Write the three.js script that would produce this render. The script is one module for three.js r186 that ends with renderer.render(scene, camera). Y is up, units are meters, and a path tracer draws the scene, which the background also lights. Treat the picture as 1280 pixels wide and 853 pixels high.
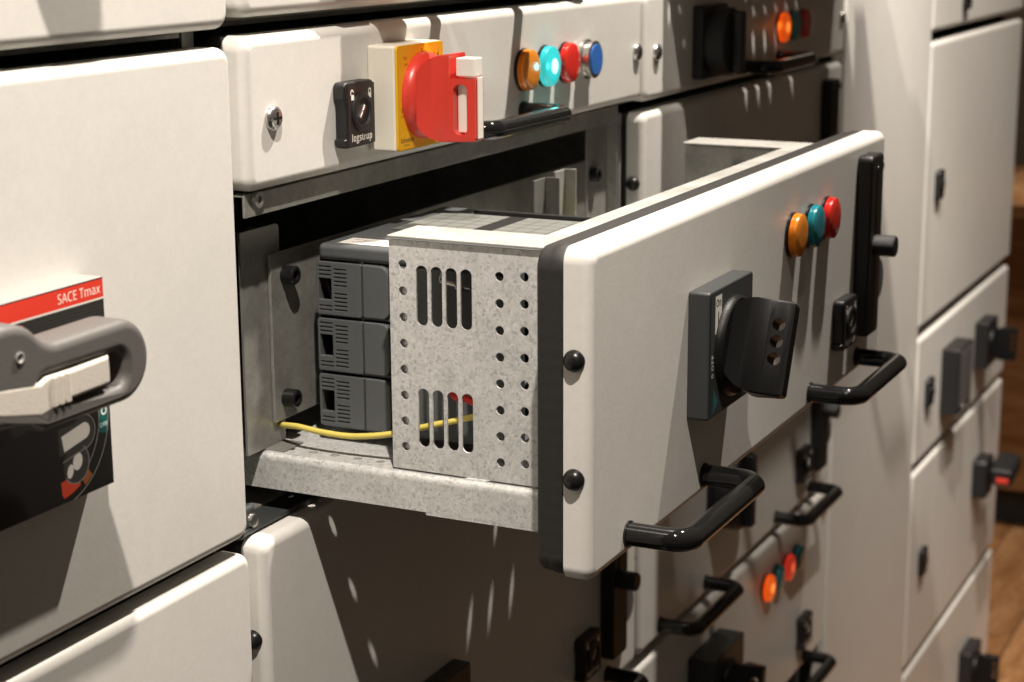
import * as THREE from 'three';
import { mergeGeometries } from 'three/addons/utils/BufferGeometryUtils.js';
import { Brush, Evaluator, SUBTRACTION, INTERSECTION } from 'three-bvh-csg';
import { RoundedBoxGeometry } from 'three/addons/geometries/RoundedBoxGeometry.js';

// ---------------------------------------------------------------- camera, light, exposure
const Y0 = 1.35;                                   // height of the lens above the floor
const scene = new THREE.Scene();
const camera = new THREE.PerspectiveCamera(2 * Math.atan(426.5 / 2300.27) * 180 / Math.PI, 1280 / 853, 0.05, 30);
{
  const yaw = 0.45452673, pitch = 0.22838271, roll = -0.00581847;
  const f = new THREE.Vector3(Math.cos(pitch) * Math.cos(yaw), -Math.sin(pitch), -Math.cos(pitch) * Math.sin(yaw));
  camera.position.set(0, Y0, 0.556);
  camera.up.set(0, 1, 0);
  camera.lookAt(camera.position.clone().add(f));
  camera.rotateZ(-roll * -1);
  camera.focus = 1.02;
  camera.userData.fStop = 12;
}
const renderer = new THREE.WebGLRenderer({ antialias: true });
renderer.toneMapping = THREE.LinearToneMapping;
renderer.toneMappingExposure = 0.88;
renderer.shadowMap.enabled = true;
scene.background = new THREE.Color().setRGB(0.082, 0.064, 0.048);   // dim warm room

function spot(name, pos, aim, color, intensity, angle, penumbra, radius) {
  const l = new THREE.SpotLight(new THREE.Color().setRGB(...color), intensity, 0, angle, penumbra, 2);
  l.name = name; l.position.set(pos[0], pos[1] + Y0, pos[2]);
  l.target.position.set(aim[0], aim[1] + Y0, aim[2]); l.target.name = name + '_aim';
  l.castShadow = true; l.shadow.radius = radius; l.shadow.mapSize.set(2048, 2048); l.shadow.bias = -0.0004;
  scene.add(l, l.target);
  return l;
}
const WARM = [1, 0.90, 0.80];
// spots of a ceiling track that runs along the switchboard, and one over the aisle, all above the picture
spot('track_spot_overhead', [1.42, 1.12, 0.34], [1.20, -0.5, 0.08], WARM, 15.5, 0.85, 0.25, 0.8);
spot('track_spot_near', [0.24, 1.12, 0.50], [0.72, -0.42, 0.05], WARM, 13.2, 0.33, 0.6, 0.8);
spot('track_spot_far', [0.95, 1.12, 0.66], [2.15, -0.55, 0.0], WARM, 9, 0.36, 0.9, 1.0);
spot('track_spot_end', [2.12, 1.12, 0.50], [2.48, -0.10, 0.0], WARM, 12.5, 0.52, 1.0, 1.0);
spot('aisle_spot', [3.85, 1.25, 0.5], [3.85, -1.3, -0.1], WARM, 16, 0.5, 0.8, 1.5);

// ---------------------------------------------------------------- random, textures, materials
let seed = 7;
const rnd = () => { seed = (seed * 1664525 + 1013904223) >>> 0; return seed / 4294967296; };
const lin = (r, g, b) => new THREE.Color().setRGB(r, g, b);
function dataTex(n, fn, srgb) {
  const d = new Uint8Array(n * n * 4);
  for (let y = 0; y < n; y++) for (let x = 0; x < n; x++) {
    const c = fn(x, y), i = (y * n + x) * 4;
    d[i] = c[0]; d[i + 1] = c[1]; d[i + 2] = c[2]; d[i + 3] = 255;
  }
  const t = new THREE.DataTexture(d, n, n);
  t.wrapS = t.wrapT = THREE.RepeatWrapping; t.magFilter = THREE.LinearFilter; t.minFilter = THREE.LinearMipmapLinearFilter; t.generateMipmaps = true;
  if (srgb) t.colorSpace = THREE.SRGBColorSpace;
  t.needsUpdate = true;
  return t;
}
// tiling value noise
function noiseField(n, cells) {
  const g = new Float32Array(cells * cells).map(() => rnd());
  return (x, y) => {
    const u = x / n * cells, v = y / n * cells, i = Math.floor(u), j = Math.floor(v);
    let a = u - i, b = v - j; a = a * a * (3 - 2 * a); b = b * b * (3 - 2 * b);
    const G = (p, q) => g[((q % cells + cells) % cells) * cells + (p % cells + cells) % cells];
    return (G(i, j) * (1 - a) + G(i + 1, j) * a) * (1 - b) + (G(i, j + 1) * (1 - a) + G(i + 1, j + 1) * a) * b;
  };
}
// nearest-cell field for zinc flowers
function cellField(n, count) {
  const p = []; for (let i = 0; i < count; i++) p.push([rnd() * n, rnd() * n, rnd(), rnd()]);
  const B = 40, grid = Array.from({ length: B * B }, () => []);
  p.forEach((q) => grid[Math.floor(q[1] / n * B) * B + Math.floor(q[0] / n * B)].push(q));
  return (x, y) => {
    const ci = Math.floor(x / n * B), cj = Math.floor(y / n * B);
    let best = 1e9, r = p[0];
    for (let j = -1; j <= 1; j++) for (let i = -1; i <= 1; i++) for (const q of grid[((cj + j + B) % B) * B + (ci + i + B) % B]) {
      let dx = Math.abs(q[0] - x), dy = Math.abs(q[1] - y);
      if (dx > n / 2) dx = n - dx; if (dy > n / 2) dy = n - dy;
      const d = dx * dx + dy * dy * (0.5 + q[3]);
      if (d < best) { best = d; r = q; }
    }
    return r;
  };
}
const N = 512;
const cells = cellField(N, 4200), coarse = noiseField(N, 9), fine = noiseField(N, 150), mid = noiseField(N, 40);
const zincMap = dataTex(N, (x, y) => {
  const q = cells(x, y), s = q[2] > 0.91 ? -24 : q[2] > 0.76 ? -11 : q[2] < 0.12 ? 7 : (q[2] - 0.4) * 8;
  const v = 216 + s + (coarse(x, y) - 0.5) * 14 + (mid(x, y) - 0.5) * 12 + (fine(x, y) - 0.5) * 22;
  return [v, v, v - 2];
}, true);
const zincRough = dataTex(N, (x, y) => { const q = cells(x, y); const v = 120 + q[3] * 80 + (mid(x, y) - 0.5) * 40; return [v, v, v]; });
const peel = dataTex(N, (x, y) => { const v = 128 + (fine(x, y) - 0.5) * 150 + (mid(x, y) - 0.5) * 90; return [v, v, v]; });
const smudge = dataTex(N, (x, y) => { const v = 215 + (coarse(x, y) - 0.5) * 22 + (mid(x, y) - 0.5) * 14; return [v, v, v]; });
const sheetMap = dataTex(N, (x, y) => { const v = 200 + (coarse(x, y) - 0.5) * 26 + (mid(x, y) - 0.5) * 16 + (fine(x, y) - 0.5) * 14; return [v, v, v - 4]; }, true);
const paintMap = dataTex(N, (x, y) => { const v = 246 + (coarse(x, y) - 0.5) * 3 + (mid(x, y) - 0.5) * 3 + (fine(x, y) - 0.5) * 5; return [v, v, v - 1]; }, true);
const ribs = dataTex(64, (x, y) => { const v = 128 + 50 * Math.sin(y / 64 * Math.PI * 4) + (fine(x * 8, y * 8) - 0.5) * 70; return [v, v, v]; });
const woodMap = dataTex(N, (x, y) => {
  const g = noiseWood(x, y); return [214 + g, 178 + g * 1.1, 130 + g * 1.2];
}, true);
function noiseWood(x, y) { return (mid(x * 0.12, y) - 0.5) * 46 + (fine(x * 0.2, y) - 0.5) * 40 + (coarse(x * 0.3, y) - 0.5) * 30; }
const rep = (t, m) => { const c = t.clone(); c.repeat.set(1 / m, 1 / m); c.needsUpdate = true; return c; };

const mat = (c, rough, metal = 0, extra = {}) => new THREE.MeshStandardMaterial({ color: lin(...c), roughness: rough, metalness: metal, ...extra });
const phys = (c, rough, extra = {}) => new THREE.MeshPhysicalMaterial({ color: lin(...c), roughness: rough, ...extra });
const M = {
  paint: mat([0.78, 0.765, 0.725], 0.46, 0, { map: rep(paintMap, 0.3), bumpMap: rep(peel, 0.07), bumpScale: 0.00003, roughnessMap: rep(smudge, 0.25) }),
  gasket: mat([0.018, 0.017, 0.016], 0.6, 0, { bumpMap: rep(ribs, 0.016), bumpScale: 0.00018 }),
  zinc: mat([0.95, 0.955, 0.955], 0.68, 0.30, { map: rep(zincMap, 0.085), roughnessMap: rep(zincRough, 0.085) }),
  zincTop: mat([0.74, 0.735, 0.715], 0.62, 0.3, { map: rep(sheetMap, 0.2) }),
  sheet: mat([0.50, 0.50, 0.48], 0.5, 0.45, { map: rep(sheetMap, 0.16), roughnessMap: rep(smudge, 0.12) }),
  rail: mat([0.52, 0.52, 0.50], 0.55, 0.3, { map: rep(sheetMap, 0.14) }),
  dark: mat([0.018, 0.018, 0.018], 0.7),
  gloss: phys([0.007, 0.007, 0.007], 0.9, { specularIntensity: 0.1, clearcoat: 0.9, clearcoatRoughness: 0.05 }),
  black: mat([0.013, 0.013, 0.014], 0.42, 0, { bumpMap: rep(peel, 0.04), bumpScale: 0.0001 }),
  blackBolt: mat([0.012, 0.012, 0.012], 0.3, 0.2),
  steel: mat([0.62, 0.61, 0.58], 0.25, 0.95),
  charcoal: mat([0.092, 0.099, 0.102], 0.5, 0, { bumpMap: rep(peel, 0.03), bumpScale: 0.00012 }),
  charcoalPlate: mat([0.035, 0.039, 0.040], 0.42, 0, { bumpMap: rep(peel, 0.03), bumpScale: 0.00008 }),
  knob: phys([0.008, 0.008, 0.008], 0.32, { specularIntensity: 0.38, bumpMap: rep(peel, 0.02), bumpScale: 0.00003 }),
  leverGrey: mat([0.115, 0.110, 0.104], 0.48, 0, { bumpMap: rep(peel, 0.03), bumpScale: 0.0001 }),
  leverWhite: mat([0.66, 0.62, 0.55], 0.45, 0, { bumpMap: rep(peel, 0.04), bumpScale: 0.0001 }),
  greyPlastic: mat([0.30, 0.295, 0.28], 0.5),
  cream: mat([0.80, 0.76, 0.66], 0.42),
  red: phys([0.66, 0.048, 0.030], 0.34, { clearcoat: 0.2, clearcoatRoughness: 0.3 }),
  yellow: mat([0.80, 0.46, 0.02], 0.45),
  whitePlastic: mat([0.82, 0.79, 0.72], 0.4),
  wireYellow: mat([0.72, 0.60, 0.13], 0.42),
  wireRed: mat([0.75, 0.03, 0.02], 0.4),
  discGrey: mat([0.10, 0.10, 0.10], 0.45),
  wall: mat([0.62, 0.55, 0.46], 0.85),
  wood: mat([0.42, 0.30, 0.22], 0.5, 0, { map: rep(woodMap, 0.6) }),
  woodCounter: mat([0.42, 0.31, 0.235], 0.55, 0, { map: rep(woodMap, 0.9) }),
};

// ---------------------------------------------------------------- geometry helpers
// normals: rounded edges are smoothed, large flat faces keep their own normal and hand it to the edge that runs into them
function smooth(geo, a = 0.6) {
  const g = geo.index ? geo.toNonIndexed() : geo, p = g.attributes.position, m = p.count / 3, lim = Math.cos(a);
  const fn = [], flat = new Uint8Array(m), at = new Map(), key = new Array(p.count);
  const A = new THREE.Vector3(), B = new THREE.Vector3(), C = new THREE.Vector3();
  for (let f = 0; f < m; f++) {
    A.fromBufferAttribute(p, f * 3); B.fromBufferAttribute(p, f * 3 + 1).sub(A); C.fromBufferAttribute(p, f * 3 + 2).sub(A);
    const c = B.clone().cross(C), l = c.length(); fn.push(l > 1e-16 ? c.divideScalar(l) : null);
    if (fn[f]) { const v = fn[f]; flat[f] = Math.max(Math.abs(v.x), Math.abs(v.y), Math.abs(v.z)) > 0.99995 ? 1 : 0; }
    for (let k = 0; k < 3; k++) {
      const i = f * 3 + k, h = Math.round(p.getX(i) * 1e6) + ',' + Math.round(p.getY(i) * 1e6) + ',' + Math.round(p.getZ(i) * 1e6);
      key[i] = h; let L = at.get(h); if (!L) at.set(h, L = []); L.push(f);
    }
  }
  const n = new Float32Array(p.count * 3), s = new THREE.Vector3();
  for (let f = 0; f < m; f++) for (let k = 0; k < 3; k++) {
    const i = f * 3 + k, v = fn[f] ?? new THREE.Vector3(0, 0, 1); s.copy(v);
    if (!flat[f]) {
      s.set(0, 0, 0); let best = lim, own = null;
      for (const q of at.get(key[i])) { if (!fn[q]) continue; const d = fn[q].dot(v); if (d < lim) continue; s.add(fn[q]); if (flat[q] && d > best) { best = d; own = fn[q]; } }
      if (own) s.copy(own);
      s.normalize();
    }
    n[i * 3] = s.x; n[i * 3 + 1] = s.y; n[i * 3 + 2] = s.z;
  }
  g.setAttribute('normal', new THREE.BufferAttribute(n, 3));
  return g;
}
// uv in metres by dominant axis
function metric(geo) {
  const g = geo.index ? geo.toNonIndexed() : geo, p = g.attributes.position, n = g.attributes.normal, uv = new Float32Array(p.count * 2);
  for (let i = 0; i < p.count; i++) {
    const k = i - i % 3;
    const nx = Math.abs(n.getX(k)), ny = Math.abs(n.getY(k)), nz = Math.abs(n.getZ(k));
    const [a, b] = nx >= ny && nx >= nz ? [p.getZ(i), p.getY(i)] : ny >= nz ? [p.getX(i), p.getZ(i)] : [p.getX(i), p.getY(i)];
    uv[i * 2] = a; uv[i * 2 + 1] = b;
  }
  g.setAttribute('uv', new THREE.BufferAttribute(uv, 2));
  return g;
}
const clean = (g) => { const q = g.index ? g.toNonIndexed() : g; for (const k of Object.keys(q.attributes)) if (!['position', 'normal', 'uv'].includes(k)) q.deleteAttribute(k); return q; };
const merge = (list) => mergeGeometries(list.map(clean));
function rrShape(w, h, r, x = 0, y = 0, cls = THREE.Shape) {          // rounded rectangle from its lower left corner
  const s = new cls();
  r = Math.min(r, w / 2 - 1e-5, h / 2 - 1e-5);
  s.moveTo(x + r, y); s.lineTo(x + w - r, y); s.absarc(x + w - r, y + r, r, -Math.PI / 2, 0);
  s.lineTo(x + w, y + h - r); s.absarc(x + w - r, y + h - r, r, 0, Math.PI / 2);
  s.lineTo(x + r, y + h); s.absarc(x + r, y + h - r, r, Math.PI / 2, Math.PI);
  s.lineTo(x, y + r); s.absarc(x + r, y + r, r, Math.PI, Math.PI * 1.5);
  return s;
}
// slab of an outline, its back at z0 and its face at z1, face edge rounded
function slab(shape, z0, z1, bevel = 0, seg = 3, curve = 8) {
  const g = new THREE.ExtrudeGeometry(shape, { depth: Math.max(1e-5, z1 - z0 - 2 * bevel), bevelEnabled: bevel > 0, bevelThickness: bevel, bevelSize: bevel, bevelOffset: -bevel, bevelSegments: seg, curveSegments: curve });
  g.translate(0, 0, z0 + bevel);
  return smooth(metric(g), 0.7);
}
const rbox = (w, h, d, r = 0.001, seg = 2) => metric(new RoundedBoxGeometry(w, h, d, seg, Math.min(r, w / 2.01, h / 2.01, d / 2.01)));
const boxAt = (x0, x1, y0, y1, z0, z1, r = 0.0006) => { const g = rbox(x1 - x0, y1 - y0, z1 - z0, r); g.translate((x0 + x1) / 2, (y0 + y1) / 2, (z0 + z1) / 2); return metric(g); };
const cyl = (r0, r1, z0, z1, x = 0, y = 0, seg = 28) => {             // axis along z
  const g = new THREE.CylinderGeometry(r1, r0, z1 - z0, seg); g.rotateX(Math.PI / 2); g.translate(x, y, (z0 + z1) / 2); return g;
};
function lathe(pts, x = 0, y = 0, seg = 36) {                          // [r, z] profile about the z axis
  const g = new THREE.LatheGeometry(pts.map((p) => new THREE.Vector2(p[0], p[1])), seg); g.rotateX(Math.PI / 2); g.translate(x, y, 0); return smooth(clean(g), 0.7);
}
function tube(pts, r, seg = 40, rad = 12, tension = 0.5) {
  return new THREE.TubeGeometry(new THREE.CatmullRomCurve3(pts.map((p) => new THREE.Vector3(...p)), false, 'catmullrom', tension), seg, r, rad, false);
}
function part(parent, name, geo, m, pos, label) {
  const o = new THREE.Mesh(geo, m); o.name = name; o.castShadow = o.receiveShadow = true;
  if (pos) o.position.set(...pos);
  if (label) o.userData.label = label;
  parent.add(o);
  return o;
}
const used = {};
function numbered(n) { used[n] = (used[n] ?? -1) + 1; return used[n] ? n + '_' + String(used[n]).padStart(3, '0') : n; }
function thing(name, label, category, [x, y, z], group) {
  const o = new THREE.Group(); o.name = numbered(name); o.position.set(x, y + Y0, z); o.userData = { label, category };
  if (group) o.userData.group = group;
  scene.add(o);
  return o;
}
function canvasTex(w, h, draw) {
  const c = document.createElement('canvas'); c.width = w; c.height = h; draw(c.getContext('2d'), w, h);
  const t = new THREE.CanvasTexture(c); t.colorSpace = THREE.SRGBColorSpace; return t;
}
function printed(parent, name, w, h, x, y, z, tex, rough = 0.5) {       // flat print on a face, lower left corner given
  const g = new THREE.PlaneGeometry(w, h);
  return part(parent, name, g, new THREE.MeshStandardMaterial({ map: tex, roughness: rough }), [x + w / 2, y + h / 2, z]);
}

// ---------------------------------------------------------------- shared components (local: x right, y up, z out of the panel)
const T = 0.0155, GK = 0.0158;
// folded sheet front: rounded towards the viewer, flat at the back
function flatBack(shape, z0, z1, bevel, seg, curve, atFront) {
  const g = new THREE.ExtrudeGeometry(shape, { depth: z1 - z0 - bevel, bevelEnabled: true, bevelThickness: bevel, bevelSize: bevel, bevelOffset: -bevel, bevelSegments: seg, curveSegments: curve });
  if (atFront) { g.translate(0, 0, z0); } else { g.translate(0, 0, z0 + bevel); }
  const p = g.attributes.position;
  for (let i = 0; i < p.count; i++) { if (atFront && p.getZ(i) < z0) p.setZ(i, z0); if (!atFront && p.getZ(i) > z1) p.setZ(i, z1); }
  g.computeVertexNormals();
  return smooth(metric(g), 0.7);
}
function front(parent, w, h, corner = 0.0085, edge = 0.0062) {
  const p = part(parent, 'front_panel', flatBack(rrShape(w, h, corner), -T, 0, edge, 6, 8, true), M.paint);
  const g = part(parent, 'gasket', flatBack(rrShape(w - 0.0024, h - 0.0024, corner + 0.003, 0.0012, 0.0012), -T - GK, -T - 0.0002, 0.0022, 3, 8, false), M.gasket);
  part(g, 'gasket_lip', slab(rrShape(w - 0.0004, h - 0.0004, corner + 0.004, 0.0002, 0.0002), -T - 0.0088, -T - 0.0005, 0.0011, 2, 8), M.gasket);
  return [p, g];
}
function handle(parent, x, y, span = 0.117, out = 0.034, r = 0.0064) {
  const b = 0.011, p = [];
  p.push([x, y, -0.002], [x, y, out * 0.35], [x, y, out - b]);
  for (let i = 1; i < 5; i++) { const a = i / 5 * Math.PI / 2; p.push([x + b - b * Math.cos(a), y, out - b + b * Math.sin(a)]); }
  p.push([x + b, y, out], [x + span / 2, y, out], [x + span - b, y, out]);
  for (let i = 1; i < 5; i++) { const a = i / 5 * Math.PI / 2; p.push([x + span - b + b * Math.sin(a), y, out - b + b * Math.cos(a)]); }
  p.push([x + span, y, out - b], [x + span, y, out * 0.35], [x + span, y, -0.002]);
  const h = part(parent, 'handle', tube(p, r, 72, 18, 0.5), M.gloss);
  for (const wx of [x, x + span]) part(h, 'washer', lathe([[0, 0], [r * 1.12, 0], [r * 1.12, 0.0012], [0, 0.0012]], wx, y), M.blackBolt);
  return h;
}
const LENS = {
  amber: [0.85, 0.27, 0.02], teal: [0.02, 0.27, 0.33], red: [0.75, 0.03, 0.02],
};
function lampLens(kind, lit) {
  if (lit) return new THREE.MeshPhysicalMaterial({ color: lin(...LENS[kind]), roughness: 0.25, emissive: lin(...lit), emissiveIntensity: 1, clearcoat: 0.5 });
  return new THREE.MeshPhysicalMaterial({ color: lin(...LENS[kind]), roughness: 0.22, clearcoat: 0.6, clearcoatRoughness: 0.15 });
}
const lensCache = {}, ledCache = {};
function pilot(parent, kind, x, y, lit, glow) {
  const key = kind + (lit ? lit.join() : '');
  const m = lensCache[key] ??= lampLens(kind, lit);
  const base = part(parent, 'pilot_lamp', lathe([[0, 0], [0.0148, 0], [0.0148, 0.0014], [0.0138, 0.0022], [0.0125, 0.0022], [0, 0.0022]]), M.blackBolt, [x, y, 0], `${lit ? 'glowing ' : ''}${kind} pilot lamp`);
  // lens: a ribbed skirt and a shallow dome
  const pr = [[0, 0.002], [0.0128, 0.002]];
  for (let i = 0; i < 3; i++) pr.push([0.0143, 0.0024 + i * 0.0011], [0.0137, 0.0029 + i * 0.0011]);
  pr.push([0.0142, 0.0058], [0.0138, 0.0069], [0.0122, 0.0076], [0.007, 0.0080], [0, 0.0081]);
  part(base, 'lens', lathe(pr, 0, 0, 40), m);
  if (lit) part(base, 'led', lathe([[0, 0.0077], [0.0058, 0.0077], [0.0052, 0.0083], [0, 0.0086]], 0.001, 0, 24), ledCache[kind] ??= new THREE.MeshStandardMaterial({ color: lin(0.5, 0.5, 0.5), roughness: 0.4, emissive: lin(...{ teal: [0.6, 1, 0.95], amber: [1.2, 0.32, 0.03], red: [0.9, 0.1, 0.03] }[kind]) }));
  if (glow) {
    const l = new THREE.PointLight(lin(...glow.c), glow.i, 0, 2); l.name = 'lamp_glow'; l.position.set(0, 0, 0.018); l.castShadow = true; l.shadow.radius = 0.15; base.add(l);
  }
  return base;
}
function pushButton(parent, x, y) {
  const b = part(parent, 'push_button', lathe([[0, 0], [0.0135, 0], [0.0148, 0.001], [0.0148, 0.0035], [0.0128, 0.0042], [0.0128, 0.0070], [0.0138, 0.0076], [0.0138, 0.0096], [0.0128, 0.0102], [0.0116, 0.0102], [0.0116, 0.0092], [0, 0.0092]]), M.steel, [x, y, 0], 'blue push button in a bright metal ring');
  part(b, 'button_cap', lathe([[0, 0.009], [0.0113, 0.009], [0.0113, 0.0105], [0.0108, 0.0110], [0, 0.0112]]), mat([0.035, 0.15, 0.50], 0.4));
}
function crossScrew(parent, x, y, r = 0.0064) {
  const s = part(parent, 'screw', lathe([[0, 0], [r * 1.1, 0], [r * 1.1, 0.0008], [r, 0.0026], [r * 0.75, 0.0036], [0, 0.0038]]), M.steel, [x, y, 0]);
  part(s, 'cross_slot', merge([boxAt(-r * 0.55, r * 0.55, -r * 0.12, r * 0.12, 0.003, 0.00405, 0.0001), boxAt(-r * 0.12, r * 0.12, -r * 0.55, r * 0.55, 0.003, 0.00402, 0.0001)]), M.blackBolt);
}
function capBolt(parent, x, y, z, r = 0.0055, out = 0.008, name = 'bolt') {
  const b = part(parent, name, lathe([[0, 0], [r, 0], [r, out - 0.0008], [r - 0.0008, out], [r * 0.55, out], [r * 0.5, out - 0.004], [0, out - 0.004]], 0, 0, 24), M.blackBolt, [x, y, z]);
  return b;
}
// domed black plug in the side of a panel, facing -x
function sidePlug(parent, x, y, z, r = 0.0058) {
  const g = lathe([[0, 0], [r, 0], [r * 1.0, 0.0012], [r * 0.85, 0.0034], [r * 0.5, 0.0048], [0, 0.0053]], 0, 0, 28); g.rotateY(-Math.PI / 2);
  part(parent, 'side_plug', g, M.blackBolt, [x, y, z]);
}
const lockTex = canvasTex(340, 390, (c, w, h) => {
  c.fillStyle = '#262422'; c.fillRect(0, 0, w, h);
  c.fillStyle = '#f2efe8'; c.strokeStyle = '#f2efe8'; c.lineWidth = 9;
  c.fillRect(42, 62, 36, 34); c.beginPath(); c.arc(54, 48, 16, Math.PI * 0.95, Math.PI * 2.0); c.moveTo(38, 48); c.lineTo(38, 64); c.stroke();
  c.fillRect(262, 62, 38, 34); c.beginPath(); c.arc(281, 50, 14, Math.PI, Math.PI * 2); c.moveTo(267, 50); c.lineTo(267, 64); c.moveTo(295, 50); c.lineTo(295, 64); c.stroke();
  c.font = 'bold 66px sans-serif'; c.textAlign = 'center'; c.textBaseline = 'alphabetic'; c.fillText('logstrup', w / 2, 362, 300);
});
const lockFace = new THREE.MeshStandardMaterial({ map: lockTex, roughness: 0.45 });
function lock(parent, x, y, w = 0.034, h = 0.039) {
  const s = new THREE.Shape();                                   // plate with waisted sides
  s.moveTo(0.003, 0.001); s.lineTo(w - 0.003, 0.001); s.quadraticCurveTo(w, 0.001, w, 0.005);
  s.lineTo(w - 0.001, h * 0.5); s.lineTo(w, h - 0.004); s.quadraticCurveTo(w - 0.001, h, w - 0.006, h);
  s.lineTo(0.004, h); s.quadraticCurveTo(0, h, 0, h - 0.004); s.lineTo(0, h - 0.009); s.quadraticCurveTo(0.002, h - 0.012, 0.002, h * 0.5); s.lineTo(0.002, 0.007); s.lineTo(0, 0.006); s.lineTo(0, 0.003); s.closePath();
  const p = part(parent, 'lock_plate', slab(s, 0, 0.0085, 0.0016, 3, 8), M.black, [x, y, 0], 'black lock plate with padlock symbols');
  const f = new THREE.Mesh(new THREE.PlaneGeometry(w * 0.88, h * 0.9), lockFace); f.name = 'face_print'; f.position.set(w * 0.525, h * 0.5, 0.0087); f.receiveShadow = true; p.add(f);
  part(p, 'key_ring', lathe([[0.0072, 0.0087], [0.0112, 0.0087], [0.0112, 0.0096], [0.0098, 0.0104], [0.0082, 0.0104], [0.0072, 0.0092]], w * 0.53, h * 0.54, 32), M.black);
  const cy = part(p, 'key_barrel', cyl(0.0074, 0.0074, 0.0086, 0.0092, w * 0.53, h * 0.54), M.black);
  const sl = boxAt(-0.0008, 0.0008, -0.0045, 0.0045, 0.009, 0.0099, 0.0002); sl.rotateZ(-0.65); sl.translate(w * 0.53, h * 0.54, 0);
  part(p, 'key_slot', sl, M.steel);
}
function latch(parent, x, y0, y1) {
  const l = part(parent, 'latch_bar', slab(rrShape(0.031, y1 - y0, 0.005), 0, 0.012, 0.0022), M.black, [x, y0, 0]);
  part(l, 'latch_knob', lathe([[0, 0.011], [0.0078, 0.011], [0.0078, 0.0265], [0.0070, 0.0275], [0, 0.0275]], 0.0135, 0.0675), M.black);
  part(l, 'indicator_disc', lathe([[0, 0], [0.0165, 0], [0.0165, 0.009], [0.0155, 0.010], [0, 0.010]], 0.033, 0.038), M.discGrey);
  part(l, 'guide_slot', slab(rrShape(0.009, (y1 - y0) * 0.42, 0.004, 0.011, (y1 - y0) * 0.52), 0.0118, 0.0126, 0.0003), M.blackBolt);
}
// grip of a rotary switch: broad at the dial, hollowed on both sides, thin at its outer edge, with padlock holes through it
const csg = new Evaluator(); csg.attributes = ['position', 'normal', 'uv'];
function wedgeGrip(L, H, wb, wt, hollow, holes, slot) {
  const p = new THREE.Shape();                                    // drawn in (x, z), extruded along y
  const kx = wb / 2 + (wt / 2 - wb / 2) * (0.5 + hollow), kz = L * (0.5 - hollow * 0.5);
  p.moveTo(-wb / 2, 0); p.quadraticCurveTo(-kx, kz, -wt / 2, L); p.lineTo(wt / 2, L); p.quadraticCurveTo(kx, kz, wb / 2, 0); p.closePath();
  const g = new THREE.ExtrudeGeometry(p, { depth: H - 0.003, bevelEnabled: true, bevelThickness: 0.0015, bevelSize: 0.0015, bevelOffset: -0.0015, bevelSegments: 3, curveSegments: 12 });
  g.translate(0, 0, -H / 2 + 0.0015); g.rotateX(-Math.PI / 2); g.scale(1, 1, -1);
  { const ix = g.attributes.position; for (let i = 0; i < ix.count; i += 3) { for (const at of Object.values(g.attributes)) { const n = at.itemSize, A = at.array; for (let k = 0; k < n; k++) { const t = A[(i + 1) * n + k]; A[(i + 1) * n + k] = A[(i + 2) * n + k]; A[(i + 2) * n + k] = t; } } } }
  g.computeVertexNormals();
  let b = new Brush(metric(g));
  {                                                               // its outline seen from the side: round where it meets the dial
    const o = new THREE.Shape(), h = H / 2, R = H * 0.34, r = 0.0032;
    o.moveTo(-0.002, -h + R); o.quadraticCurveTo(0.001, -h, R * 0.9, -h); o.lineTo(L - r, -h); o.quadraticCurveTo(L, -h, L, -h + r); o.lineTo(L, h - r); o.quadraticCurveTo(L, h, L - r, h); o.lineTo(R * 0.9, h); o.quadraticCurveTo(0.001, h, -0.002, h - R); o.closePath();
    const e = new THREE.ExtrudeGeometry(o, { depth: wb * 1.5, bevelEnabled: false, curveSegments: 14 }); e.translate(0, 0, -wb * 0.75); e.rotateY(-Math.PI / 2);
    b = csg.evaluate(b, new Brush(e), INTERSECTION);
  }
  for (const [y, r] of holes) { const c = new THREE.CylinderGeometry(r, r, wb * 1.5, 24); c.rotateZ(Math.PI / 2); c.translate(0, y, L - r * 2.1); b = csg.evaluate(b, new Brush(c.toNonIndexed()), SUBTRACTION); }
  if (slot) { const e = new THREE.ExtrudeGeometry(rrShape(slot[2], slot[3], slot[2] / 2, slot[0], slot[1]), { depth: wb * 1.5, bevelEnabled: false, curveSegments: 10 }); e.translate(0, 0, -wb * 0.75); e.rotateY(-Math.PI / 2); b = csg.evaluate(b, new Brush(e), SUBTRACTION); }
  return smooth(clean(b.geometry.clone()), 0.5);
}
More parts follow.
